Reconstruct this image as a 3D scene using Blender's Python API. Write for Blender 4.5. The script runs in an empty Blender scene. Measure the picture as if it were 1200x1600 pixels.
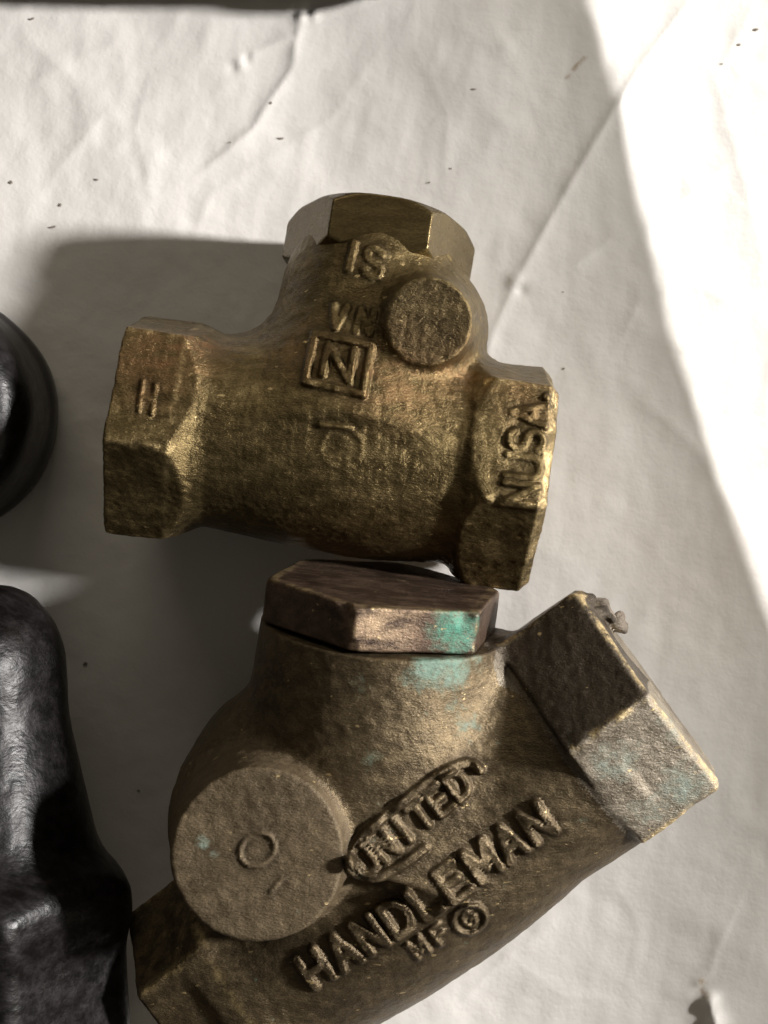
import bpy, math, random
import numpy as np
from mathutils import Vector

rng = np.random.default_rng(7)
random.seed(7)
scene = bpy.context.scene
scene.unit_settings.scale_length = 0.01          # one unit is one centimetre
col = scene.collection

# ------------------------------------------------------------------ camera
HC = 26.0                                        # camera height above the paper
FPX = 2400.0                                     # focal length in photograph pixels
cd = bpy.data.cameras.new('camera')
cam = bpy.data.objects.new('camera', cd)
col.objects.link(cam)
cam.location = (0, 0, HC)
cd.sensor_fit = 'VERTICAL'
cd.sensor_height = 24.0
cd.lens = 24.0 * FPX / 1600.0
cd.clip_start = 0.1
cd.clip_end = 500
cd.dof.use_dof = True
cd.dof.focus_distance = HC - 2.8
cd.dof.aperture_fstop = 0.16
scene.camera = cam

# ------------------------------------------------------------------ world: a dim room
w = bpy.data.worlds.new('World')
scene.world = w
w.use_nodes = True
bg = w.node_tree.nodes['Background']
bg.inputs['Color'].default_value = (1.0, 0.90, 0.74, 1)
bg.inputs['Strength'].default_value = 0.086

# ------------------------------------------------------------------ lamps
def spot(name, loc, aim, power, color, angle, blend, radius):
    l = bpy.data.lights.new(name, 'SPOT')
    l.energy = power
    l.color = color
    l.spot_size = math.radians(angle)
    l.spot_blend = blend
    l.shadow_soft_size = radius
    o = bpy.data.objects.new(name, l)
    o.location = loc
    o.rotation_euler = (Vector(aim) - Vector(loc)).to_track_quat('-Z', 'Y').to_euler()
    col.objects.link(o)
    return o

# low side lamp that throws the long shadows to the left; the edge of its beam
# crosses the paper just right of the valves
def beam_lamp(name, az, el, dist, edge_top, edge_bottom, half, power, color, blend, radius):
    """spot whose cone edge meets the paper along a line; the side away from the lamp is lit"""
    a = Vector(edge_top); b = Vector(edge_bottom)
    L = Vector((math.cos(el) * math.cos(az), math.cos(el) * math.sin(az), math.sin(el))) * dist + Vector((-2, 0, 0))
    t = (a - b).normalized()
    m = (a + b) / 2
    v0 = (m - L) - t * ((m - L).dot(t))
    v0.normalize()
    n = t.cross(v0).normalized()
    if n.z < 0:
        n = -n
    axis = v0 * math.cos(math.radians(half)) + n * math.sin(math.radians(half))
    return spot(name, L, L + axis * 10, power, color, half * 2, blend, radius)
EL, AZ = math.radians(28), math.radians(7.0)
beam_lamp('side_lamp', AZ, EL, 60, (2.0, 6.5, 0), (4.7, -7.6, 0), 78, 318000, (1.0, 0.975, 0.945), 0.006, 2.9)

# broad fill light added on the same side to lift the shaded paper
wl = bpy.data.lights.new('side_fill', 'AREA')
wl.shape = 'RECTANGLE'; wl.size = 44; wl.size_y = 26
wl.energy = 4500
wl.color = (1.0, 0.87, 0.64)
wo = bpy.data.objects.new('side_fill', wl)
wo.location = (60, -6, 31)
wo.rotation_euler = (Vector((0, 0, 0)) - wo.location).to_track_quat('-Z', 'Y').to_euler()
col.objects.link(wo)

# weak unseen fill added at the far side to brighten the shadows
fl = bpy.data.lights.new('far_fill', 'AREA')
fl.shape = 'RECTANGLE'; fl.size = 50; fl.size_y = 25
fl.energy = 8500
fl.color = (1.0, 0.90, 0.72)
fo = bpy.data.objects.new('far_fill', fl)
fo.location = (-12, 62, 34)
fo.rotation_euler = (Vector((0, 0, 0)) - fo.location).to_track_quat('-Z', 'Y').to_euler()
col.objects.link(fo)

# strong lamp whose cone ends on the right part of the paper
nA = Vector((0.959, 0.283, 0))
EA = Vector((5.0, 3.0, 0))
pA = EA + nA * 100 + Vector((0, 0, 57.7))
spot('work_lamp', pA, pA - Vector((0, 0, 10)), 1350000, (1.0, 0.97, 0.93), 120, 0.001, 0.06)

scene.view_settings.view_transform = 'Standard'
scene.view_settings.look = 'None'
scene.view_settings.exposure = 0.0
scene.view_settings.gamma = 1.0

# ------------------------------------------------------------------ helpers
def P(px, py, z=0.0):
    """photograph pixel at height z -> world point"""
    s = FPX / (HC - z)
    return np.array([(px - 600) / s, (800 - py) / s, z])

def unit(v):
    v = np.array(v, float)
    return v / np.linalg.norm(v)

class Frame:
    """axis a, lateral u, up v"""
    def __init__(s, o, ax):
        s.o = np.array(o, float)
        s.a = unit(ax)
        up = np.array([0, 0, 1.0]) if abs(s.a[2]) < .9 else np.array([0, 1.0, 0])
        s.v = unit(up - s.a * (up @ s.a))
        s.u = np.cross(s.v, s.a)
    def loc(s, Q):
        D = Q - s.o
        return D @ s.a, D @ s.u, D @ s.v
    def pt(s, a, u=0, v=0):
        return s.o + s.a * a + s.u * u + s.v * v

def smax(a, b, k):
    h = np.maximum(k - np.abs(a - b), 0) / k
    return np.maximum(a, b) + h * h * k * 0.25

def smin(a, b, k):
    return -smax(-a, -b, k)

def hex2d(u, v, R, phi, k=0.06):
    d = None
    for i in range(3):
        t = math.radians(phi + 30 + 60 * i)
        e = np.abs(v * math.cos(t) + u * math.sin(t)) - R * 0.8660254
        d = e if d is None else smax(d, e, k)
    return d

def hexprism(Q, F, R, a0, a1, phi, k=0.06, in_c=None, out_c=None, bevel=None, flip=False):
    """hexagonal prism; in_c/out_c = (radius, slope) of chamfer cones at a0/a1 end"""
    a, u, v = F.loc(Q)
    h = hex2d(u, v, R, phi, k)
    d = smax(h, np.abs(a - (a0 + a1) / 2) - (a1 - a0) / 2, k * 1.3)
    r = np.sqrt(u * u + v * v)
    if in_c:
        m = in_c[1]
        d = smax(d, (r - in_c[0] - (a - a0) * m) / math.sqrt(1 + m * m), k)
    if out_c:
        m = out_c[1]
        d = smax(d, (r - out_c[0] - (a1 - a) * m) / math.sqrt(1 + m * m), k)
    if bevel:
        d = smax(d, (h + (a - a1) + bevel) * 0.7071, k * 0.6)
    return d

def dents(Q, d, F, spots, k=.05):
    """small knocks (axial, angle from the top, distance from axis, radius)"""
    for (a, ang, rad, r) in spots:
        t = math.radians(ang)
        c = F.pt(a, rad * math.sin(t), rad * math.cos(t))
        d = smax(d, -(np.sqrt(((Q - c) ** 2).sum(1)) - r), k)
    return d

def cyl(Q, F, r, a0, a1, k=0.08):
    a, u, v = F.loc(Q)
    return smax(np.sqrt(u * u + v * v) - r, np.abs(a - (a0 + a1) / 2) - (a1 - a0) / 2, k)

def cone(Q, F, a0, r0, a1, r1, k=0.08):
    a, u, v = F.loc(Q)
    m = (r1 - r0) / (a1 - a0)
    rr = r0 + (a - a0) * m
    return smax((np.sqrt(u * u + v * v) - rr) / math.sqrt(1 + m * m),
                np.abs(a - (a0 + a1) / 2) - (a1 - a0) / 2, k)

def sph(Q, c, r, sc=(1, 1, 1)):
    D = (Q - np.array(c)) / np.array(sc)
    return (np.sqrt((D * D).sum(1)) - r) * min(sc)

class Lumps:
    """sum of random plane waves: uneven casting skin"""
    def __init__(s, seed, n, wl0, wl1, amp):
        g = np.random.default_rng(seed)
        d = g.normal(size=(n, 3)); d /= np.linalg.norm(d, axis=1)[:, None]
        wl = np.exp(g.uniform(math.log(wl0), math.log(wl1), n))
        s.k = d * (2 * math.pi / wl)[:, None]
        s.ph = g.uniform(0, 6.28, n)
        s.am = amp * (wl / wl1) ** 0.8 / math.sqrt(n) * 1.4
    def __call__(s, Q):
        out = np.zeros(len(Q), np.float64)
        for k, p, a in zip(s.k, s.ph, s.am):
            out += a * np.sin(Q @ k + p)
        return out

# stroke font on a 0.62 x 1 box
def arc(cx, cy, rx, ry, a0, a1, n=9):
    return [(cx + rx * math.cos(math.radians(a0 + (a1 - a0) * i / n)),
             cy + ry * math.sin(math.radians(a0 + (a1 - a0) * i / n))) for i in range(n + 1)]
FONT = {
    'A': [[(0, 0), (.31, 1), (.62, 0)], [(.12, .36), (.5, .36)]],
    'C': [arc(.33, .5, .31, .5, 50, 310)],
    'D': [[(0, 0), (0, 1), (.25, 1)] + arc(.25, .5, .37, .5, 90, -90) + [(0, 0)]],
    'E': [[(.58, 0), (0, 0), (0, 1), (.58, 1)], [(0, .52), (.46, .52)]],
    'F': [[(0, 0), (0, 1), (.58, 1)], [(0, .52), (.46, .52)]],
    'G': [arc(.33, .5, .31, .5, 45, 340) + [(.62, .45), (.36, .45)]],
    'H': [[(0, 0), (0, 1)], [(.6, 0), (.6, 1)], [(0, .5), (.6, .5)]],
    'I': [[(.3, 0), (.3, 1)]],
    'L': [[(0, 1), (0, 0), (.56, 0)]],
    'M': [[(0, 0), (0, 1), (.33, .25), (.66, 1), (.66, 0)]],
    'N': [[(0, 0), (0, 1), (.6, 0), (.6, 1)]],
    'O': [arc(.31, .5, .31, .5, 0, 360, 14)],
    'S': [arc(.31, .75, .28, .25, 30, 270) + arc(.31, .25, .28, .25, 90, -150)],
    'T': [[(.31, 0), (.31, 1)], [(0, 1), (.62, 1)]],
    'U': [[(0, 1), (0, .3)] + arc(.31, .3, .31, .3, 180, 360) + [(.62, 1)]],
    'V': [[(0, 1), (.3, 0), (.6, 1)]],
    '.': [[(.05, .02), (.08, .05)]],
    '-': [[(.0, .5), (.5, .5)]],
}
class Segs(list):
    pass
def text_segs(txt, adv, h):
    segs = Segs(); segs.ids = []
    for i, ch in enumerate(txt):
        for pl in FONT.get(ch, []):
            for p, q in zip(pl[:-1], pl[1:]):
                segs.append((p[0] * h + i * adv, p[1] * h, q[0] * h + i * adv, q[1] * h))
                segs.ids.append(i)
    return segs

class Emboss:
    """raised strokes projected along 'down' onto whatever surface lies there"""
    def __init__(s, o, t, up, segs, width, height, zmin, soft=0.06, zmax=99, name='raised_letter'):
        s.name = name; s.ids = getattr(segs, 'ids', [0] * len(segs))
        s.o = np.array(o, float); s.t = unit(t); s.up = unit(up)
        s.segs = segs; s.w = width; s.h = height; s.zmin = zmin; s.zmax = zmax; s.soft = soft
        S = np.array(segs)
        s.wear = Lumps(int(abs(s.o[0] * 97 + s.o[1] * 31)) + 3, 14, .25, .9, .55)
        s.bb = (min(S[:, 0].min(), S[:, 2].min()) - .2, max(S[:, 0].max(), S[:, 2].max()) + .2,
                min(S[:, 1].min(), S[:, 3].min()) - .2, max(S[:, 1].max(), S[:, 3].max()) + .2)
    def mask(s, Q, want_id=False):
        s.near = np.zeros(len(Q), int)
        D = Q - s.o
        x, y = D @ s.t, D @ s.up
        out = np.zeros(len(Q))
        idx = np.nonzero((x > s.bb[0]) & (x < s.bb[1]) & (y > s.bb[2]) & (y < s.bb[3])
                         & (Q[:, 2] > s.zmin) & (Q[:, 2] < s.zmax))[0]
        if len(idx) == 0:
            return out
        x, y = x[idx], y[idx]
        dd = np.full(len(idx), 9.0)
        nid = np.zeros(len(idx), int)
        for (x0, y0, x1, y1), gid in zip(s.segs, s.ids):
            ex, ey = x1 - x0, y1 - y0
            L2 = ex * ex + ey * ey + 1e-9
            t = np.clip(((x - x0) * ex + (y - y0) * ey) / L2, 0, 1)
            dn = np.hypot(x - x0 - t * ex, y - y0 - t * ey)
            nid = np.where(dn < dd, gid, nid)
            dd = np.minimum(dd, dn)
        s.near[idx] = nid
        q = np.clip((s.w / 2 + s.soft / 2 - dd) / s.soft, 0, 1)
        out[idx] = q * q * (3 - 2 * q)
        return out

def seg_closed(pts):
    return [(a[0], a[1], b[0], b[1]) for a, b in zip(pts, pts[1:] + pts[:1])]

# ------------------------------------------------------------------ implicit surface -> mesh
def polygonise(f, lo, hi, h):
    B = 8
    lo = np.array(lo, float); hi = np.array(hi, float)
    nb = np.ceil((hi - lo) / (h * B)).astype(int) + 1
    n = nb * B
    ci = np.stack(np.meshgrid(*[np.arange(k) for k in nb], indexing='ij'), -1).reshape(-1, 3)
    cc = lo + (ci * B + (B - 1) / 2) * h
    cv = f(cc)
    G = np.broadcast_to(cv.reshape(nb)[:, None, :, None, :, None],
                        (nb[0], B, nb[1], B, nb[2], B)).reshape(n).astype(np.float32).copy()
    act = np.nonzero(np.abs(cv) < B * h * 0.87 * 1.25 + 0.16)[0]
    off = np.stack(np.meshgrid(*[np.arange(B)] * 3, indexing='ij'), -1).reshape(-1, 3)
    for s in range(0, len(act), 1500):
        c = ci[act[s:s + 1500]]
        ijk = (c[:, None, :] * B + off[None]).reshape(-1, 3)
        G[ijk[:, 0], ijk[:, 1], ijk[:, 2]] = f(lo + ijk * h)
    S = G < 0
    c = S[:-1, :-1, :-1].astype(np.int8)
    cnt = np.zeros_like(c)
    for dx in (0, 1):
        for dy in (0, 1):
            for dz in (0, 1):
                cnt += S[dx:n[0] - 1 + dx, dy:n[1] - 1 + dy, dz:n[2] - 1 + dz]
    cells = np.argwhere((cnt > 0) & (cnt < 8))
    vid = np.full((n[0] - 1, n[1] - 1, n[2] - 1), -1, np.int32)
    vid[cells[:, 0], cells[:, 1], cells[:, 2]] = np.arange(len(cells))
    acc = np.zeros((len(cells), 3)); num = np.zeros(len(cells))
    corners = [(x, y, z) for x in (0, 1) for y in (0, 1) for z in (0, 1)]
    for A in corners:
        for ax in range(3):
            if A[ax]:
                continue
            C = list(A); C[ax] = 1
            ga = G[cells[:, 0] + A[0], cells[:, 1] + A[1], cells[:, 2] + A[2]]
            gb = G[cells[:, 0] + C[0], cells[:, 1] + C[1], cells[:, 2] + C[2]]
            m = (ga < 0) != (gb < 0)
            t = np.where(m, ga / np.where(m, ga - gb, 1), 0)
            p = np.tile(np.array(A, float), (len(cells), 1)); p[:, ax] += t
            acc += p * m[:, None]; num += m
    V = lo + (cells + acc / num[:, None]) * h
    quads = []
    for ax in range(3):
        a = [slice(None)] * 3; b = [slice(None)] * 3
        a[ax] = slice(0, -1); b[ax] = slice(1, None)
        e = np.argwhere(S[tuple(a)] != S[tuple(b)])
        o1, o2 = (ax + 1) % 3, (ax + 2) % 3
        e = e[(e[:, o1] > 0) & (e[:, o2] > 0) & (e[:, o1] < n[o1] - 1) & (e[:, o2] < n[o2] - 1)]
        ins = S[e[:, 0], e[:, 1], e[:, 2]]
        q = []
        for d1, d2 in ((0, 0), (1, 0), (1, 1), (0, 1)):
            w_ = e.copy(); w_[:, o1] -= 1 - d1; w_[:, o2] -= 1 - d2
            q.append(vid[w_[:, 0], w_[:, 1], w_[:, 2]])
        q = np.stack(q, 1)
        q[~ins] = q[~ins][:, ::-1]
        quads.append(q)
    F = np.concatenate(quads)
    F = F[(F >= 0).all(1)]
    def grad(V, e=0.004):
        g = np.zeros_like(V)
        for k in range(3):
            d = np.zeros(3); d[k] = e
            g[:, k] = (f(V + d) - f(V - d)) / (2 * e)
        return g
    for it in range(2):
        g = grad(V)
        val = f(V)
        V = V - np.clip(val / np.maximum((g * g).sum(1), .3), -h * .6, h * .6)[:, None] * g
    N = grad(V, 0.006)
    N /= np.maximum(np.linalg.norm(N, axis=1), 1e-6)[:, None]
    return V, F, N

def make_mesh(name, V, F, N, mat, parent, origin, attrs=None):
    used, inv = np.unique(F, return_inverse=True)
    F2 = inv.reshape(F.shape)
    me = bpy.data.meshes.new(name)
    me.vertices.add(len(used)); me.loops.add(F2.size); me.polygons.add(len(F2))
    me.vertices.foreach_set('co', (V[used] - origin).astype(np.float32).ravel())
    me.loops.foreach_set('vertex_index', F2.astype(np.int32).ravel())
    me.polygons.foreach_set('loop_start', np.arange(0, F2.size, 4, dtype=np.int32))
    me.polygons.foreach_set('loop_total', np.full(len(F2), 4, np.int32))
    me.update(calc_edges=True)
    me.polygons.foreach_set('use_smooth', np.ones(len(F2), bool))
    me.normals_split_custom_set_from_vertices(N[used].astype(np.float32))
    for k, a in (attrs or {}).items():
        at = me.attributes.new(k, 'FLOAT', 'POINT')
        at.data.foreach_set('value', a[used].astype(np.float32))
    me.materials.append(mat)
    o = bpy.data.objects.new(name, me)
    col.objects.link(o)
    o.parent = parent
    return o

def thing(name, label, cat, loc, group=None):
    o = bpy.data.objects.new(name, None)
    col.objects.link(o)
    o.location = loc
    o.empty_display_size = 0.5
    o['label'] = label; o['category'] = cat
    if group:
        o['group'] = group
    return o

def edge_wear(V, F, R, a0, a1, phi, width=.055):
    """1 on the long and end edges of a hexagonal prism, 0 on its flats"""
    a, u, v = F.loc(V)
    e = np.stack([np.abs(v * math.cos(math.radians(phi + 30 + 60 * i)) + u * math.sin(math.radians(phi + 30 + 60 * i))) for i in range(3)])
    e.sort(axis=0)
    out = np.clip(1.2 - (e[2] - e[1]) / width, 0, 1)
    end = np.clip(1.2 - np.abs(a1 - a) / width, 0, 1)
    near = (e[2] > R * .866 - .16) & (a > a0 - .05) & (a < a1 + .1)
    return np.where(near, np.maximum(out, end), 0)

def spots_attr(V, spots):
    """soft stains given as (x, y, z, radius, strength)"""
    out = np.zeros(len(V))
    for (c, r, s) in spots:
        d = np.linalg.norm(V - np.array(c), axis=1) / r
        out = np.maximum(out, s * np.clip(1.3 - d, 0, 1))
    return out

# ------------------------------------------------------------------ materials
def nodes_of(name):
    m = bpy.data.materials.new(name)
    m.use_nodes = True
    nt = m.node_tree
    return m, nt, nt.nodes['Principled BSDF']

def N_(nt, typ, **kw):
    n = nt.nodes.new(typ)
    for k, v in kw.items():
        setattr(n, k, v)
    return n

def ramp(nt, src, p0, p1, c0=(0, 0, 0, 1), c1=(1, 1, 1, 1)):
    r = N_(nt, 'ShaderNodeValToRGB')
    r.color_ramp.elements[0].position = p0; r.color_ramp.elements[1].position = p1
    r.color_ramp.elements[0].color = c0; r.color_ramp.elements[1].color = c1
    nt.links.new(src, r.inputs[0])
    return r.outputs[0]

def noise(nt, vec, scale, detail=3, rough=.6):
    n = N_(nt, 'ShaderNodeTexNoise')
    n.inputs['Scale'].default_value = scale
    n.inputs['Detail'].default_value = detail
    n.inputs['Roughness'].default_value = rough
    nt.links.new(vec, n.inputs['Vector'])
    return n.outputs['Fac']

def mixc(nt, fac, a, b):
    m = N_(nt, 'ShaderNodeMix', data_type='RGBA')
    if hasattr(fac, 'links'):
        nt.links.new(fac, m.inputs[0])
    else:
        m.inputs[0].default_value = fac
    for s, v in ((6, a), (7, b)):
        if hasattr(v, 'links'):
            nt.links.new(v, m.inputs[s])
        else:
            m.inputs[s].default_value = (*v, 1)
    return m.outputs[2]

def math_(nt, op, a, b=None, clamp=False):
    m = N_(nt, 'ShaderNodeMath', operation=op, use_clamp=clamp)
    for i, v in enumerate((a, b)):
        if v is None:
            continue
        if hasattr(v, 'links'):
            nt.links.new(v, m.inputs[i])
        else:
            m.inputs[i].default_value = v
    return m.outputs[0]

def attr(nt, name):
    a = N_(nt, 'ShaderNodeAttribute', attribute_name=name)
    return a.outputs['Fac']

def cast_metal(name, dark, mid, light, metallic, rough, grain=0.012, grain_scale=60, red=(.19, .09, .042),
               green=(.14, .30, .24), speck=0.0, streak=0.42, spec=.5, fleck=.8):
    m, nt, b = nodes_of(name)
    L = nt.links
    tc = N_(nt, 'ShaderNodeTexCoord')
    mp = N_(nt, 'ShaderNodeMapping')
    mp.inputs['Scale'].default_value = (streak, 1, 1)
    L.new(tc.outputs['Object'], mp.inputs['Vector'])
    v = mp.outputs['Vector']
    big = noise(nt, tc.outputs['Object'], 0.9, 4, .6)
    medn = noise(nt, v, 5, 4, .65)
    fine = noise(nt, v, grain_scale, 3, .6)
    b.inputs['Specular IOR Level'].default_value = spec
    c = mixc(nt, ramp(nt, big, .36, .64), dark, mid)
    c = mixc(nt, ramp(nt, medn, .42, .70), c, light)
    # dark dirt settled in the pits
    c = mixc(nt, math_(nt, 'MULTIPLY', ramp(nt, fine, .50, .30), .35), c, tuple(x * .35 for x in dark))
    at_r = math_(nt, 'MULTIPLY', attr(nt, 'copper'), ramp(nt, medn, .36, .68))
    c = mixc(nt, at_r, c, red)
    gz = attr(nt, 'patina')
    gn = noise(nt, tc.outputs['Object'], 4.2, 7, .78)
    gm = ramp(nt, math_(nt, 'ADD', math_(nt, 'MULTIPLY', gz, .55), math_(nt, 'MULTIPLY', gn, 1.0)), .66, 1.08)
    gm = math_(nt, 'MULTIPLY', gm, ramp(nt, noise(nt, tc.outputs['Object'], 15, 4, .7), .26, .50))
    # thin scattered traces of verdigris
    tr = math_(nt, 'MULTIPLY', ramp(nt, noise(nt, tc.outputs['Object'], 2.6, 5, .75), .66, .72), speck)
    gm = math_(nt, 'MAXIMUM', math_(nt, 'MULTIPLY', gm, ramp(nt, gz, .02, .25)), tr)
    gc = mixc(nt, ramp(nt, noise(nt, v, 9, 3, .6), .35, .7), green, tuple(min(1, x * 1.25 + .06) for x in green))
    c = mixc(nt, gm, c, gc)
    tn = math_(nt, 'MULTIPLY', attr(nt, 'tarnish_shade'), ramp(nt, medn, .15, .40))
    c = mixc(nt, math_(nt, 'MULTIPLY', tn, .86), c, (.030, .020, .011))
    wn = math_(nt, 'MULTIPLY', attr(nt, 'worn'), ramp(nt, noise(nt, tc.outputs['Object'], 3.6, 6, .75), .45, .62), True)
    wn = math_(nt, 'MAXIMUM', wn, math_(nt, 'MULTIPLY', ramp(nt, noise(nt, v, 11, 2, .5), .715, .74), fleck))
    c = mixc(nt, wn, c, (.56, .42, .21))
    L.new(c, b.inputs['Base Color'])
    L.new(math_(nt, 'MULTIPLY', math_(nt, 'SUBTRACT', 1.0, gm), metallic), b.inputs['Metallic'])
    rr = math_(nt, 'ADD', math_(nt, 'MULTIPLY', medn, .34), rough - .17)
    rr = math_(nt, 'SUBTRACT', rr, math_(nt, 'MULTIPLY', wn, .14))
    L.new(math_(nt, 'ADD', rr, math_(nt, 'MULTIPLY', gm, .3), True), b.inputs['Roughness'])
    h = math_(nt, 'ADD', math_(nt, 'MULTIPLY', fine, 1.0), math_(nt, 'MULTIPLY', noise(nt, v, grain_scale * .38, 3, .6), 1.1))
    bp = N_(nt, 'ShaderNodeBump')
    bp.inputs['Strength'].default_value = 1.0
    bp.inputs['Distance'].default_value = grain
    L.new(h, bp.inputs['Height'])
    L.new(bp.outputs['Normal'], b.inputs['Normal'])
    return m

M_brass = cast_metal('cast_brass', (.100, .070, .029), (.150, .109, .047), (.235, .172, .078), .84, .38, grain=.013)
M_brass_bare = cast_metal('bare_brass', (.20, .14, .055), (.33, .25, .11), (.50, .39, .19), .88, .36, grain=.020)
M_machined = cast_metal('machined_brass', (.085, .058, .022), (.105, .074, .029), (.13, .094, .038), .75, .27, grain=.003, streak=.3, fleck=0)
M_bronze = cast_metal('cast_bronze', (.086, .062, .034), (.128, .094, .053), (.200, .148, .083), .70, .42, grain=.011, speck=.5,
                      green=(.11, .18, .135))
M_bronze_dark = cast_metal('tarnished_bronze_cap', (.055, .034, .024), (.10, .066, .045), (.17, .11, .075), .60, .42, grain=.010, speck=.15,
                           red=(.42, .30, .19), green=(.045, .21, .14))
M_bronze_hex = cast_metal('weathered_bronze_hex', (.15, .12, .085), (.26, .22, .165), (.36, .31, .24), .55, .46, grain=.016, speck=.35,
                          green=(.19, .24, .20))
M_boss = cast_metal('sanded_bronze_boss', (.105, .075, .042), (.145, .105, .059), (.185, .138, .080), .45, .55, grain=.014, speck=.12,
                    green=(.25, .34, .28))
M_black = cast_metal('black_coated_iron', (.0035, .0028, .003), (.006, .0048, .0052), (.018, .015, .016), .15, .36, grain=.006, spec=.22, fleck=0,
                     grain_scale=16)
M_burr = cast_metal('dirty_burr', (.10, .08, .06), (.22, .18, .14), (.34, .28, .22), .2, .7, grain=.04)

def paper_material():
    m, nt, b = nodes_of('white_paper')
    L = nt.links
    tc = N_(nt, 'ShaderNodeTexCoord')
    v = tc.outputs['Object']
    c = mixc(nt, ramp(nt, noise(nt, v, .25, 3, .55), .35, .7), (.80, .775, .745), (.73, .70, .665))
    st = math_(nt, 'MULTIPLY', attr(nt, 'stain'), ramp(nt, noise(nt, v, 7, 4, .7), .35, .6))
    c = mixc(nt, st, c, (.34, .23, .11))
    L.new(c, b.inputs['Base Color'])
    b.inputs['Roughness'].default_value = .48
    b.inputs['Specular IOR Level'].default_value = .35
    h = math_(nt, 'ADD', noise(nt, v, 16, 3, .6), math_(nt, 'MULTIPLY', noise(nt, v, 2.2, 3, .5), 5.0))
    bp = N_(nt, 'ShaderNodeBump')
    bp.inputs['Strength'].default_value = 1.0
    bp.inputs['Distance'].default_value = .004
    L.new(h, bp.inputs['Height'])
    L.new(bp.outputs['Normal'], b.inputs['Normal'])
    return m

def plain(name, c, rough=.6):
    m, nt, b = nodes_of(name)
    tc = N_(nt, 'ShaderNodeTexCoord')
    n = noise(nt, tc.outputs['Object'], 3, 4, .6)
    nt.links.new(mixc(nt, n, tuple(x * .7 for x in c), tuple(x * 1.3 for x in c)), b.inputs['Base Color'])
    b.inputs['Roughness'].default_value = rough
    return m

# ------------------------------------------------------------------ table top and paper sheet
import bmesh
def box_obj(name, x0, x1, y0, y1, z0, z1, mat, bevel=.1):
    bm = bmesh.new()
    bmesh.ops.create_cube(bm, size=1)
    for v in bm.verts:
        v.co = Vector(((x0 + x1) / 2 + v.co.x * (x1 - x0), (y0 + y1) / 2 + v.co.y * (y1 - y0), (z0 + z1) / 2 + v.co.z * (z1 - z0)))
    bmesh.ops.bevel(bm, geom=bm.edges[:], offset=bevel, segments=2, affect='EDGES')
    me = bpy.data.meshes.new(name); bm.to_mesh(me); bm.free()
    me.materials.append(mat)
    o = bpy.data.objects.new(name, me); col.objects.link(o)
    return o
table = box_obj('table_top', -60, 60, -45, 45, -2.9, -.35, plain('dark_table_wood', (.10, .06, .035)), .2)
table['kind'] = 'structure'

def axis_grid(lo, hi, clo, chi, fine, coarse):
    a = list(np.arange(clo, chi, fine))
    b = list(np.arange(chi, hi + coarse, coarse)); c = list(np.arange(clo - coarse, lo - coarse, -coarse))[::-1]
    return np.array(c + a + b)
gx = axis_grid(-16, 16, -7.4, 7.4, .055, .35)
gy = axis_grid(-20, 20, -9.4, 9.4, .055, .35)
X, Y = np.meshgrid(gx, gy, indexing='ij')
def pdist(pts):
    """distance to a pixel polyline on the paper, and signed side"""
    d = np.full(X.shape, 99.0); side = np.zeros(X.shape); tt = np.zeros(X.shape)
    n = len(pts) - 1
    for i in range(n):
        a = P(*pts[i]); b = P(*pts[i + 1])
        ex, ey = b[0] - a[0], b[1] - a[1]
        L2 = ex * ex + ey * ey
        t = np.clip(((X - a[0]) * ex + (Y - a[1]) * ey) / L2, 0, 1)
        dx, dy = X - a[0] - t * ex, Y - a[1] - t * ey
        q = np.hypot(dx, dy)
        m = q < d
        d = np.where(m, q, d)
        side = np.where(m, np.sign(ex * dy - ey * dx), side)
        tt = np.where(m, (i + t) / n, tt)
    return d, side, tt
Z = np.zeros(X.shape)
lump = Lumps(3, 34, 1.2, 9.0, .055)
Q = np.stack([X.ravel(), Y.ravel(), np.zeros(X.size)], 1)
Z += lump(Q).reshape(X.shape)
Z += Lumps(5, 40, .5, 1.9, .010)(Q * np.array([1.0, .8, 1])).reshape(X.shape)
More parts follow.
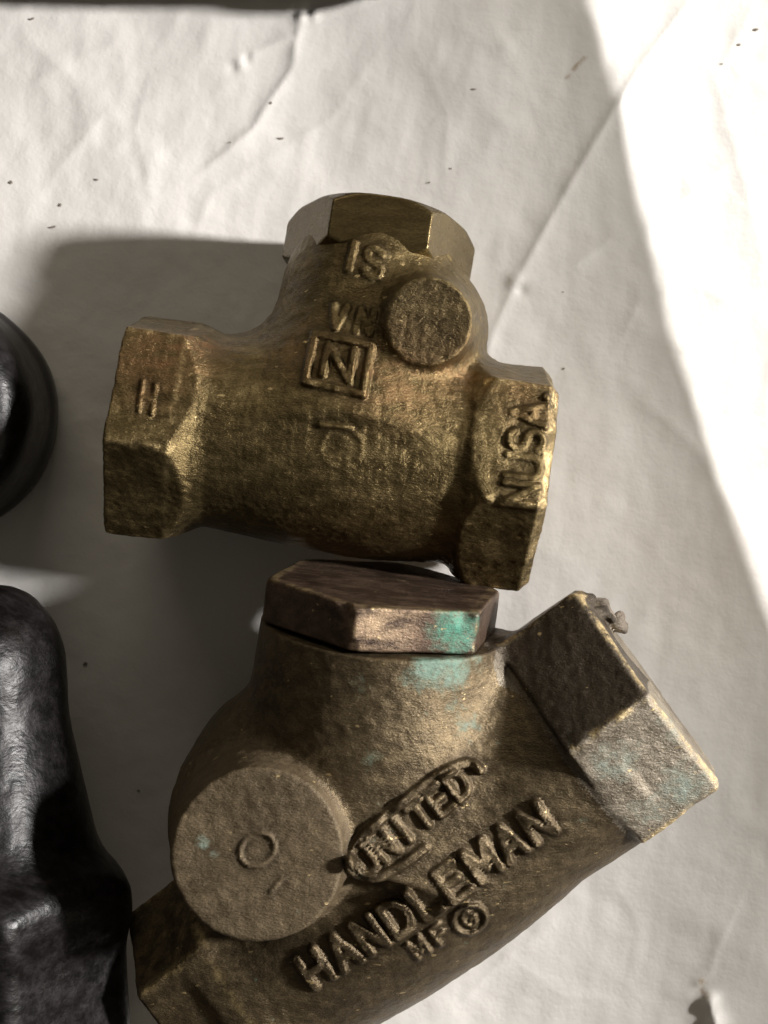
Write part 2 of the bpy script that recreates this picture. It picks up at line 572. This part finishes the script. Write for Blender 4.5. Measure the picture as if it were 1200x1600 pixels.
creases = [
    ([(1100, -30), (1010, 90), (965, 160), (900, 270), (850, 360), (803, 445)], .065, .30, .08),
    ([(803, 445), (770, 520), (745, 600)], .05, .35, .15),
    ([(805, 442), (860, 428), (900, 415), (960, 370), (1018, 352)], .035, .22, .1),
    ([(1018, 352), (1085, 300), (1140, 255), (1210, 230)], .04, .3, .15),
    ([(472, 25), (462, 60), (456, 105), (425, 150), (395, 200), (300, 280)], .06, .28, .12),
    ([(372, 98), (420, 72), (458, 55)], .03, .15, .1),
    ([(472, 20), (560, 5), (640, -30)], .04, .2, .1),
    ([(600, 60), (520, 180), (330, 300), (280, 420)], .018, .3, .2),
    ([(800, 1000), (960, 1180), (1200, 1330)], .012, .4, .3),
    ([(1105, 1555), (1120, 1490), (1170, 1380)], .02, .2, .2),
    ([(1105, 1555), (1125, 1640)], .12, .16, .1),
    ([(700, 1590), (790, 1500), (900, 1420)], .018, .18, .2),
    ([(1180, 0), (1120, 120), (1200, 420)], .03, .5, .2),
    ([(960, 560), (1000, 470), (1080, 440), (1200, 500)], .03, .4, .2),
    ([(1000, 620), (1090, 700), (1200, 900)], .03, .45, .2),
    ([(0, 160), (120, 90), (230, 50)], .02, .5, .2),
    ([(60, 300), (160, 180), (260, 150)], .02, .35, .2),
    ([(20, 40), (110, 120), (150, 230)], .012, .25, .3),
    ([(640, 60), (700, 180), (690, 300)], .014, .30, .3),
    ([(980, 20), (1060, 160), (1080, 330)], .014, .25, .3),
    ([(1120, 480), (1060, 560), (1100, 700)], .014, .25, .3),
    ([(700, 20), (820, 120), (870, 260)], .014, .22, .3),
    ([(760, 1470), (880, 1560), (1000, 1570)], .012, .20, .3),
    ([(940, 1340), (1000, 1450), (980, 1560)], .012, .25, .3),
    ([(250, 60), (210, 200), (240, 330)], .012, .28, .3),
]
for pts, amp, wd, fade in creases:
    d, side, tt = pdist(pts)
    wd = wd * .72
    env = np.clip(tt / fade, 0, 1) * np.clip((1 - tt) / fade, 0, 1) * .8 + .2
    Z += amp * np.exp(-d / wd) * env * np.where(side > 0, 1, .55 + .45 * np.exp(-d / (wd * .4)))
# dents, pinched spots and a small tear
for (px, py, amp, r) in [(372, 100, .05, .10), (385, 90, -.05, .07), (366, 104, -.04, .09), (470, 22, .08, .12), (480, 14, -.08, .10), (462, 16, -.06, .1),
                         (490, 22, .05, .08), (790, 70, .03, .15), (805, 440, .06, .15), (815, 452, -.05, .10), (820, 345, -.03, .22),
                         (1100, 1548, -.05, .14), (1110, 1566, .10, .16), (1095, 1540, .05, .1), (1120, 1600, .10, .2), (1090, 1440, .03, .3), (218, 268, -.015, .12), (785, 190, .02, .12)]:
    c = P(px, py)
    Z += amp * np.exp(-((X - c[0]) ** 2 + (Y - c[1]) ** 2) / (r * r))
Z += Lumps(6, 40, .22, .7, .0035)(Q).reshape(X.shape)
Z -= Z[(np.abs(X) < 7) & (np.abs(Y) < 9)].max() * .5
Z = np.where((np.abs(X) < 7) & (np.abs(Y) < 9), Z, Z * .8)
Z = np.maximum(Z, -.30)
ST = np.zeros(X.shape)
for pts, r in [([(887, 120), (900, 102), (914, 88)], .028), ([(1098, 1537), (1104, 1555)], .06)]:
    d, _, _ = pdist(pts)
    ST = np.maximum(ST, .75 * np.clip(1.6 - d / r, 0, 1))
nx_, ny_ = X.shape
idx = np.arange(nx_ * ny_).reshape(nx_, ny_)
Fq = np.stack([idx[:-1, :-1], idx[1:, :-1], idx[1:, 1:], idx[:-1, 1:]], -1).reshape(-1, 4)
me = bpy.data.meshes.new('paper_sheet')
me.from_pydata(np.stack([X.ravel(), Y.ravel(), Z.ravel()], 1).tolist(), [], Fq.tolist())
me.polygons.foreach_set('use_smooth', np.ones(len(Fq), bool))
at = me.attributes.new('stain', 'FLOAT', 'POINT'); at.data.foreach_set('value', ST.ravel().astype(np.float32))
me.materials.append(paper_material())
paper = bpy.data.objects.new('paper_sheet', me); col.objects.link(paper)
paper['label'] = 'creased white paper sheet lying under all the valves'
paper['category'] = 'paper'
def paper_z(x, y):
    i = min(max(np.searchsorted(gx, x), 0), nx_ - 1); j = min(max(np.searchsorted(gy, y), 0), ny_ - 1)
    return float(Z[i, j])

# ------------------------------------------------------------------ small brass valve
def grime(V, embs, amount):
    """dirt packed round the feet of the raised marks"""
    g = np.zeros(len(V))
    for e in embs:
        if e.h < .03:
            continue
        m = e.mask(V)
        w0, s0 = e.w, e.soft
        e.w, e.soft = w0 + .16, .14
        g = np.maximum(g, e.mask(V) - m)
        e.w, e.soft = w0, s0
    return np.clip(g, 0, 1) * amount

def lettering(V, F, embs):
    """one face set for every raised letter or mark"""
    C = V[F].mean(1)
    let = np.zeros(len(C), bool)
    sets = []
    for e in embs:
        m = (e.mask(C) > .45) & ~let
        for gid in sorted(set(e.ids)):
            k = m & (e.near == gid)
            if k.sum() > 8:
                sets.append((e.name, k))
        let |= m
    return let, sets

def small_valve():
    zc = 1.86
    th = math.radians(-7.8)
    CL = np.array([-4.06, 1.42, zc])
    A = Frame(CL, (math.cos(th), math.sin(th), -0.004))
    L = 6.52
    M = A.pt(3.55)
    bdir = np.array([math.sin(math.radians(8)) * math.cos(math.radians(10)), math.cos(math.radians(8)) * math.cos(math.radians(10)), -math.sin(math.radians(10))])
    Bf = Frame(M, bdir)
    bc = P(671, 502, 3.3)
    V_ = Frame((bc[0] - .20, bc[1] + .13, 0), (0.06, -0.04, 1))
    lump1 = Lumps(11, 26, .5, 2.6, .014)
    fine = Lumps(12, 40, .10, .30, .0042)
    tdir = np.array([math.cos(math.radians(-9)), math.sin(math.radians(-9)), 0])
    tup = np.array([-tdir[1], tdir[0], 0])
    embs = []
    # size mark high on the bonnet neck
    o = P(530, 410, 3.2)
    t2 = unit((1, -.22, 0)); u2 = unit((.32, 1, 0))
    embs.append(Emboss(o, t2, u2, text_segs('IS', .34, .43), .125, .05, 2.4))
    # arrow like mark below it
    o = P(512, 505, 3.4)
    embs.append(Emboss(o, t2, unit((.2, 1, 0)), text_segs('VN', .42, .34), .12, .055, 2.6))
    # square maker's stamp: frame with a diagonal inside
    o = P(528, 566, 3.5)
    s = .44
    fr = seg_closed([(-s, -s * .86), (s, -s * .86), (s, s * .86), (-s, s * .86)])
    inn = [(-.2, -.22, -.2, .24), (-.2, .24, .2, -.22), (.2, -.22, .2, .24)]
    embs.append(Emboss(o, unit((1, -.17, 0)), unit((.24, 1, 0)), fr + inn, .115, .075, 2.6, name='square_emblem'))
    # faint round mark in the middle of the body
    o = P(533, 700, 3.6)
    embs.append(Emboss(o, tdir, tup, seg_closed(arc(0, 0, .30, .30, 0, 330, 12)) , .06, .011, 2.6, .09, name='ring_mark'))
    embs.append(Emboss(P(500, 664, 3.6), tdir, tup, [(0, 0, .45, .03)], .07, .03, 2.6, .06, name='casting_seam'))
    # letters up the facet of the right hex
    o = P(836, 792, 3.5)
    embs.append(Emboss(o, unit((.13, 1, 0)), unit((-1, .13, 0)), text_segs('NUSA.', .40, .50), .11, .055, 2.2))
    # mark on the left hex
    o = P(216, 640, 3.5)
    embs.append(Emboss(o, unit((1, -.1, 0)), unit((.3, 1, 0)), [(0, 0, 0, .42), (.2, 0, .2, .42), (0, .2, .2, .2)], .07, .035, 2.2))

    def parts(Q):
        a, u, v = A.loc(Q)
        u = u - .05
        r = np.sqrt(u * u + v * v)
        rr = 1.50 + .17 * np.exp(-((a - 3.7) / 1.7) ** 2)
        body = smax(r - rr, np.abs(a - L / 2 - .05) - (L / 2 - .85), .1)
        hexL = hexprism(Q, A, 1.84, 0, 1.36, -12, .03, out_c=(1.47, .80), in_c=(1.78, 2.2))
        hexR = hexprism(Q, A, 1.87, L - 1.12, L + .05, -14, .03, in_c=(1.66, 1.0), bevel=.15)
        hexL = dents(Q, hexL, A, [(.5, -13, 1.98, .18), (.02, -40, 1.9, .22), (.9, -11, 1.95, .16), (.03, 14, 1.86, .2)])
        hexR = dents(Q, hexR, A, [(L - .7, -14, 2.0, .18), (L - .1, 12, 1.92, .22), (L - .06, -38, 1.9, .2)])
        neck = cone(Q, Bf, .4, 1.60, 3.5, 1.41, .05)
        na, nu, nv = Bf.loc(Q)
        neck = smax(neck, (np.sqrt(nu * nu + nv * nv) - 1.44 + (na - 2.92) * .46) / 1.11, .12)
        boss = cone(Q, V_, 1.5, 1.12, 3.34, .65, .05)
        return dict(body=body, end_hex=hexL, end_hex2=hexR, bonnet_neck=neck, hinge_boss=boss)
    def f(Q):
        p = parts(Q)
        d = smin(p['body'], p['bonnet_neck'], .75)
        d = smin(d, p['hinge_boss'], .28)
        d = smin(d, p['end_hex'], .16)
        d = smin(d, p['end_hex2'], .30)
        d = d + lump1(Q) + fine(Q) * (1.0)
        for e in embs:
            m = e.mask(Q)
            k = m > 0
            if k.any():
                d[k] -= e.h * m[k] * np.clip(.85 + .9 * e.wear(Q[k]), .5, 1.2)
        return d
    V, F, N = polygonise(f, (-4.5, -1.6, -.2), (3.1, 4.9, 4.2), .034)
    root_loc = np.array([A.pt(3.3)[0], A.pt(3.3)[1], 0.0])
    root = thing('small_brass_valve', 'smaller golden brown brass check valve lying above the big bronze one', 'valve', root_loc)
    C = V[F].mean(1)
    p = parts(C)
    keys = list(p)
    p['hinge_boss'] = p['hinge_boss'] - .03
    lab = np.argmin(np.stack([p[k] for k in keys]), 0)
    let, sets = lettering(V, F, embs)
    cop = spots_attr(V, [((*P(235, 560, 3.4)[:2], 3.3), .75, .8), ((*P(300, 540, 3)[:2], 3), .6, .9), ((*P(620, 590, 3.3)[:2], 3.4), .8, .6),
                         ((*P(720, 580, 3)[:2], 3), .6, .5), ((*P(820, 610, 3.3)[:2], 3.3), .6, .4), ((*P(470, 540, 3.3)[:2], 3.2), .6, .4), ((*P(540, 380, 3)[:2], 3.1), .4, .4)])
    worn = np.maximum(edge_wear(V, A, 1.84, .05, .95, -12) * .7, edge_wear(V, A, 1.87, L - 1.05, L - .02, -14, .09))
    bd = V - np.array(bc)
    face = (np.abs(bd[:, 2] - (V[:, 2][np.linalg.norm(bd[:, :2], axis=1) < .3].max() - bc[2])) < .10) & (np.linalg.norm(bd[:, :2], axis=1) < .62)
    at = dict(copper=cop, patina=np.zeros(len(V)), worn=worn, tarnish_shade=np.maximum(face * .55, grime(V, embs, .5)))
    nice = {'end_hex2': 'end_hex'}
    for i, k in enumerate(keys):
        m = (lab == i) & ~let
        o = make_mesh(nice.get(k, k), V, F[m], N, M_brass, root, root_loc, at)
    for nm, k in sets:
        make_mesh(nm, V, F[k], N, M_brass, root, root_loc, at)
    # hexagonal cap, machined
    lump2 = Lumps(13, 14, .8, 2.5, .006)
    def g(Q):
        return hexprism(Q, Bf, 1.535, 2.55, 3.78, 30, .03, in_c=(.92, 1.3), out_c=(1.36, 1.0)) + lump2(Q)
    V, F, N = polygonise(g, (-2.3, 2.6, -.6), (2.3, 5.8, 3.6), .032)
    make_mesh('bonnet_cap', V, F, N, M_machined, root, root_loc, dict(copper=np.zeros(len(V)), patina=np.zeros(len(V)), worn=edge_wear(V, Bf, 1.535, 3.0, 3.78, 30, .03) * .3))
    return root

# ------------------------------------------------------------------ big bronze valve
def big_valve():
    tilt = math.radians(6)
    al = math.radians(36.7)
    d3 = np.array([math.cos(al) * math.cos(tilt), math.sin(al) * math.cos(tilt), math.sin(tilt)])
    CR = np.array([3.98, -2.57, 2.75])
    L = 8.75
    A = Frame(CR - d3 * L, d3)
    E = P(603, 912, 3.0)
    b3 = np.array([math.sin(math.radians(6.5)) * math.cos(math.radians(9)), math.cos(math.radians(6.5)) * math.cos(math.radians(9)), math.sin(math.radians(9))])
    Bf = Frame(E - b3 * 4.2, b3)                 # cap end face at a = 4.2
    bc = P(401, 1334, 4.7)
    V_ = Frame((bc[0], bc[1], 0), (0.0, 0.0, 1))
    lump1 = Lumps(21, 28, .6, 3.2, .020)
    fine = Lumps(22, 40, .11, .34, .0036)
    embs = []
    t = unit((math.cos(math.radians(34.5)), math.sin(math.radians(34.5)), 0)); up = unit((-t[1], t[0], 0))
    zt = 4.15
    embs.append(Emboss(P(492, 1556, zt), t, up, text_segs('HANDLEMAN', .48, .50), .135, .085, 2.6))
    t2 = unit((math.cos(math.radians(38)), math.sin(math.radians(38)), 0)); up2 = unit((-t2[1], t2[0], 0))
    embs.append(Emboss(P(572, 1362, 4.2), t2, up2, text_segs('UNITED', .335, .38), .11, .08, 2.6))
    o = P(652, 1280, 4.2)
    oval = [(1.13 * math.copysign(abs(math.cos(q)) ** .7, math.cos(q)), .36 * math.copysign(abs(math.sin(q)) ** .8, math.sin(q)))
            for q in np.linspace(0, 2 * math.pi, 28)[:-1]]
    upper = [q for q in oval]
    embs.append(Emboss(o, t2, up2, [q for q in seg_closed(upper) if not (q[1] < -.05 and q[0] > -.2)], .13, .10, 2.6, name='oval_border'))
    embs.append(Emboss(P(655, 1508, zt), t, up, text_segs('MF', .38, .30), .075, .05, 2.6))
    oc = P(735, 1442, zt)
    embs.append(Emboss(oc, t, up, seg_closed(arc(0, 0, .24, .24, 0, 330, 11)) + [(x0 - .10, y0 - .13, x1 - .10, y1 - .13) for x0, y0, x1, y1 in text_segs('G', .3, .27)], .07, .07, 2.6, name='round_emblem'))
    rc = P(402, 1327, 4.7)
    embs.append(Emboss(rc, unit((1, .75, 0)), unit((-.75, 1, 0)), seg_closed(arc(0, 0, .26, .21, 0, 340, 16)), .06, .035, 4.3, name='boss_ring_mark'))
    embs.append(Emboss(P(424, 1392, 4.7), unit((1, 1, 0)), unit((-1, 1, 0)), [(0, 0, .22, .02)], .06, .03, 4.3, name='boss_dash_mark'))

    S1 = (-1.15, -4.55, 2.25)
    bl = Lumps(25, 24, .14, .45, .030)
    def parts(Q):
        a, u, v = A.loc(Q)
        r = np.sqrt((u + .12) ** 2 + v * v)
        rr = 1.60 + .25 * np.exp(-((a - 4.3) / 2.5) ** 2) + .10 * np.clip((a - 6.2) / 1.2, 0, 1)
        body = smax(r - rr, np.abs(a - L / 2) - (L / 2 - .9), .12)
        hexR = hexprism(Q, A, 2.02, L - 1.40, L + .02, 6, .03, bevel=.09)
        hexR = dents(Q, hexR, A, [(L - .2, 4, 2.26, .30), (L - 1.0, 7, 2.20, .22), (L - .05, -30, 2.0, .22), (L - .02, 34, 2.05, .26),
                                  (L - .5, -53, 2.24, .26), (L - 1.3, -22, 1.98, .20), (L - .9, 66, 2.2, .2)])
        hexL = hexprism(Q, A, 1.80, 0, 1.45, 30, .06, out_c=(1.55, 1.0))
        neck = cone(Q, Bf, .5, 1.97, 3.52, 1.80, .05)
        dome = sph(Q, S1, 2.03, (1, 1, .95))
        boss = cone(Q, V_, 2.6, 1.50, 4.72, 1.20, .06)
        under = cone(Q, V_, .02, 1.15, 2.4, 1.45, .06)       # the matching boss it rests on
        c0 = P(912, 940, 3.3); c1 = P(940, 950, 3.0); c2 = P(965, 972, 2.8); c3 = P(978, 988, 2.7)
        burr = smin(smin(sph(Q, c0, .15), sph(Q, c1, .15), .2), smin(sph(Q, c2, .13), sph(Q, c3, .06), .15), .2)
        burr = smin(burr, sph(Q, P(925, 965, 2.9), .25), .2)
        near = burr < .5
        if near.any():
            burr[near] += bl(Q[near])
        return dict(body=body, end_hex=hexR, end_hex2=hexL, bonnet_neck=neck, valve_chamber=dome, hinge_boss=boss, hinge_boss2=under, burr=burr)
    def f(Q):
        p = parts(Q)
        d = smin(p['body'], p['bonnet_neck'], .8)
        d = smin(d, p['valve_chamber'], .28)
        d = smin(smin(d, p['hinge_boss'], .22), p['hinge_boss2'], .2)
        d = smin(d, p['end_hex2'], .25)
        d = smin(d, p['end_hex'], .12)
        d = smin(d, p['burr'], .08)
        a, u, v = Bf.loc(Q)
        d = d + lump1(Q) + fine(Q)
        for e in embs:
            m = e.mask(Q)
            k = m > 0
            if k.any():
                d[k] -= e.h * m[k] * np.clip(.85 + .9 * e.wear(Q[k]), .5, 1.2)
        return d
    V, F, N = polygonise(f, (-5.0, -10.2, -.3), (5.6, -.2, 5.3), .038)
    root_loc = np.array([0.2, -4.9, 0.0])
    root = thing('big_bronze_valve', 'larger weathered bronze check valve with a round side boss, green stained cap and cast lettering', 'valve', root_loc)
    C = V[F].mean(1)
    p = parts(C)
    keys = list(p)
    p['end_hex'] = p['end_hex'] - .12
    p['hinge_boss'] = p['hinge_boss'] - .03
    lab = np.argmin(np.stack([p[k] for k in keys]), 0)
    let, sets = lettering(V, F, embs)
    def G(px, py, z, r, s): return (P(px, py, z), r, s)
    pat = spots_attr(V, [G(680, 1042, 4.6, .38, 1.1), G(725, 1038, 4.5, .45, 1.2), G(768, 1028, 4.2, .35, 1.0), G(720, 1085, 4.5, .6, .45), G(650, 1060, 4.6, .3, .5), G(740, 1130, 4.2, .35, .45), G(560, 1070, 4.5, .25, .4),
                         G(1060, 1120, 4.3, .5, .55), G(1060, 1220, 3.9, .55, .7), G(960, 1190, 4.4, .5, .5), G(1000, 1260, 3.9, .45, .5), G(900, 1280, 4, .25, .5),
                         G(318, 1318, 4.7, .14, .6), G(335, 1335, 4.7, .10, .55), G(580, 1190, 4.6, .2, .6)])
    ha, hu, hv = A.loc(V)
    # darker upper left facet of right hex; painted shade in the recess behind
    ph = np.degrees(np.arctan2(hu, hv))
    hex_dark = ((ha > L - 1.45) & (ph > 6.5) & (ph < 75)) * 1.0
    groove_shade = np.clip(1 - np.abs(ha - (L - 1.5)) / .16, 0, 1) * (ph > -110) * (ph < 110) * .8
    hex_dark = np.maximum(hex_dark, groove_shade)
    at = dict(copper=np.zeros(len(V)), patina=pat, worn=np.maximum(edge_wear(V, A, 2.02, L - 1.38, L, 6, .07), .8 * edge_wear(V, A, 1.80, .05, 1.25, 30, .09)), tarnish_shade=np.maximum(hex_dark, grime(V, embs, .55)))
    nice = {'end_hex2': 'end_hex', 'hinge_boss2': 'hinge_boss'}
    mats = dict(hinge_boss2=M_bronze, body=M_bronze, end_hex=M_bronze_hex, end_hex2=M_bronze, bonnet_neck=M_bronze, valve_chamber=M_bronze, hinge_boss=M_boss, burr=M_burr)
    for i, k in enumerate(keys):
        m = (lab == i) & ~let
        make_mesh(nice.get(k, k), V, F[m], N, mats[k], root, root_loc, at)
    for nm, k in sets:
        make_mesh(nm, V, F[k], N, M_boss if nm.startswith('boss') else M_bronze, root, root_loc, at)
    lump2 = Lumps(23, 18, .6, 2.5, .010)
    def g(Q):
        return dents(Q, hexprism(Q, Bf, 1.84, 3.555, 4.2, 12, .035, in_c=(1.80, 2.0), out_c=(1.76, 1.6)), Bf, [(4.18, -12, 1.95, .20), (3.8, -48, 2.0, .2), (4.15, -40, 1.85, .18), (3.6, 12, 1.95, .16), (4.2, 20, 1.8, .16)]) + lump2(Q)
    V, F, N = polygonise(g, (-2.3, -2.6, .6), (2.5, -.1, 5.4), .034)
    pat = spots_attr(V, [G(728, 992, 4.6, .55, 1.25), G(700, 1003, 4.7, .40, 1.25), G(765, 980, 4.3, .3, .7)])
    cop = spots_attr(V, [G(600, 975, 4.8, .55, 1.1), G(650, 970, 4.8, .35, .8), G(770, 955, 4.3, .3, .6)])
    make_mesh('bonnet_cap', V, F, N, M_bronze_dark, root, root_loc, dict(copper=cop, patina=pat, worn=edge_wear(V, Bf, 1.84, 3.55, 4.2, 12, .035) * .4))
    return root

# ------------------------------------------------------------------ dark fittings at the left edge
def dark_round():
    c = P(-166, 632, 2.6)
    Vf = Frame((c[0], c[1], 0), (0.04, -0.03, 1))
    lump1 = Lumps(31, 20, .5, 2.5, .012)
    def parts(Q):
        head = cone(Q, Vf, .05, 1.96, 2.9, 1.90, .9)
        rim = cyl(Q, Vf, 1.99, 0.0, .8, .3)
        top = cone(Q, Vf, 2.3, 1.5, 3.02, 1.2, .3)
        return dict(body=head, base_rim=rim, top_boss=top)
    def f(Q):
        p = parts(Q)
        return smin(smin(p['body'], p['base_rim'], .2), p['top_boss'], .2) + lump1(Q)
    V, F, N = polygonise(f, (c[0] - 2.6, c[1] - 2.6, -.2), (c[0] + 2.6, c[1] + 2.6, 3.9), .06)
    loc = np.array([c[0], c[1], 0])
    root = thing('dark_round_fitting', 'black rounded metal fitting cut off by the left edge, beside the small valve', 'fitting', loc)
    p = parts(V[F].mean(1)); keys = list(p)
    lab = np.argmin(np.stack([p[k] for k in keys]), 0)
    z = np.zeros(len(V))
    for i, k in enumerate(keys):
        make_mesh(k, V, F[lab == i], N, M_black, root, loc, dict(copper=z, patina=z))

def dark_long():
    A = Frame((-6.62, -1.16, 1.75), (0.06, -1, 0.05))
    lump1 = Lumps(41, 24, .9, 2.8, .008)
    fine = Lumps(42, 30, .14, .4, .002)
    def parts(Q):
        collar = cone(Q, A, 0, 1.34, 1.80, 1.50, 1.0)
        body = cone(Q, A, .9, 1.34, 4.9, 2.06, .5)
        flange = hexprism(Q, A, 2.42, 4.7, 8.8, 24, .25)
        return dict(end_collar=collar, body=body, end_hex=flange)
    def f(Q):
        p = parts(Q)
        return smin(smin(p['end_collar'], p['body'], .6), p['end_hex'], .9) + lump1(Q) + fine(Q)
    V, F, N = polygonise(f, (-10.8, -11.2, -1.4), (-3.4, -.9, 6.0), .06)
    loc = np.array([-7.0, -5.5, 0])
    root = thing('dark_long_fitting', 'large black metal fitting widening towards the lower left corner, beside the bronze valve', 'fitting', loc)
    # rest it on the paper
    dz = -V[:, 2].min()
    V = V + np.array([0, 0, 0])
    p = parts(V[F].mean(1)); keys = list(p)
    lab = np.argmin(np.stack([p[k] for k in keys]), 0)
    z = np.zeros(len(V))
    for i, k in enumerate(keys):
        make_mesh(k, V, F[lab == i], N, M_black, root, loc, dict(copper=z, patina=z))
    root.location.z = max(0, dz - .05)

def shadow_pipe():  # extra pipe, added to cast the shadow band along the upper edge
    A = Frame((-9.3, 9.50, 1.05), (1, -.012, 0))
    lump1 = Lumps(51, 12, .5, 2.5, .015)
    def parts(Q):
        return dict(pipe=cyl(Q, A, .95, .2, 9.3, .15), end_collar=cyl(Q, A, 1.0, 8.9, 9.8, .12))  # both parts belong to the added shadow pipe
    def f(Q):
        p = parts(Q)
        return smin(p['pipe'], p['end_collar'], .1) + lump1(Q)
    V, F, N = polygonise(f, (-9.9, 8.1, -.3), (1.2, 10.9, 2.6), .08)
    loc = np.array([-4.5, 10.15, 0])
    root = thing('shadow_pipe_piece', 'dark pipe piece added just beyond the upper edge to cast a shadow band', 'pipe', loc)
    p = parts(V[F].mean(1)); keys = list(p)
    lab = np.argmin(np.stack([p[k] for k in keys]), 0)
    z = np.zeros(len(V))
    for i, k in enumerate(keys):
        make_mesh(k, V, F[lab == i], N, M_black, root, loc, dict(copper=z, patina=z))

small_valve()
big_valve()
dark_round()
dark_long()
shadow_pipe()

# ------------------------------------------------------------------ specks of dirt on the paper
M_dirt = plain('dirt', (.22, .19, .16), .9)
specks = [(15, 283, .045), (437, 215, .055), (360, 222, .03), (422, 160, .035), (92, 318, .04), (80, 353, .05), (150, 279, .03), (741, 139, .04),
          (705, 262, .045), (670, 284, .045), (882, 575, .045), (1183, 43, .04), (1157, 67, .04), (1130, 97, .04), (881, 455, .03),
          (133, 1037, .05), (215, 1237, .035), (48, 28, .03)]
proto_me = []
for k in range(4):
    bm = bmesh.new()
    bmesh.ops.create_icosphere(bm, subdivisions=1, radius=1)
    for v in bm.verts:
        v.co *= random.uniform(.55, 1.15)
        v.co.z *= .5
    m_ = bpy.data.meshes.new('dirt_speck'); bm.to_mesh(m_); bm.free(); m_.materials.append(M_dirt)
    proto_me.append(m_)
speck_place = ['at the left edge of the paper, above the black round fitting', 'right of the middle of the upper crease', 'midway along the left part of the upper paper, beside the crease end',
               'on the fold of the upper crease', 'upper one of the close pair near the left edge', 'lower one of the close pair near the left edge', 'alone in the upper left, right of the close pair',
               'alone between the upper crease and the rust smear', 'right one of the pair above the small valve cap', 'left one of the pair above the small valve cap',
               'just right of the upper right hex corner of the small valve', 'topmost of the three in the bright strip', 'middle of the three in the bright strip', 'lowest of the three in the bright strip',
               'beside the long diagonal crease, right of the small valve cap', 'in the shadow between the black fitting and the bronze valve cap', 'in deep shadow just left of the round boss',
               'topmost near the upper left corner']
for i, (px, py, r) in enumerate(specks):
    c = P(px, py)
    o = bpy.data.objects.new('dirt_speck', proto_me[i % 4])
    o.location = (c[0], c[1], paper_z(c[0], c[1]) + r * .25)
    r *= random.uniform(.5, 1.15)
    o.scale = (r * random.uniform(1.0, 1.9), r * random.uniform(.6, 1.0), r)
    o.rotation_euler = (0, 0, random.uniform(-.4, .6))
    o['label'] = 'dark dirt speck ' + speck_place[i]
    o['category'] = 'dirt speck'
    o['group'] = 'dirt specks scattered on the paper'
    col.objects.link(o)
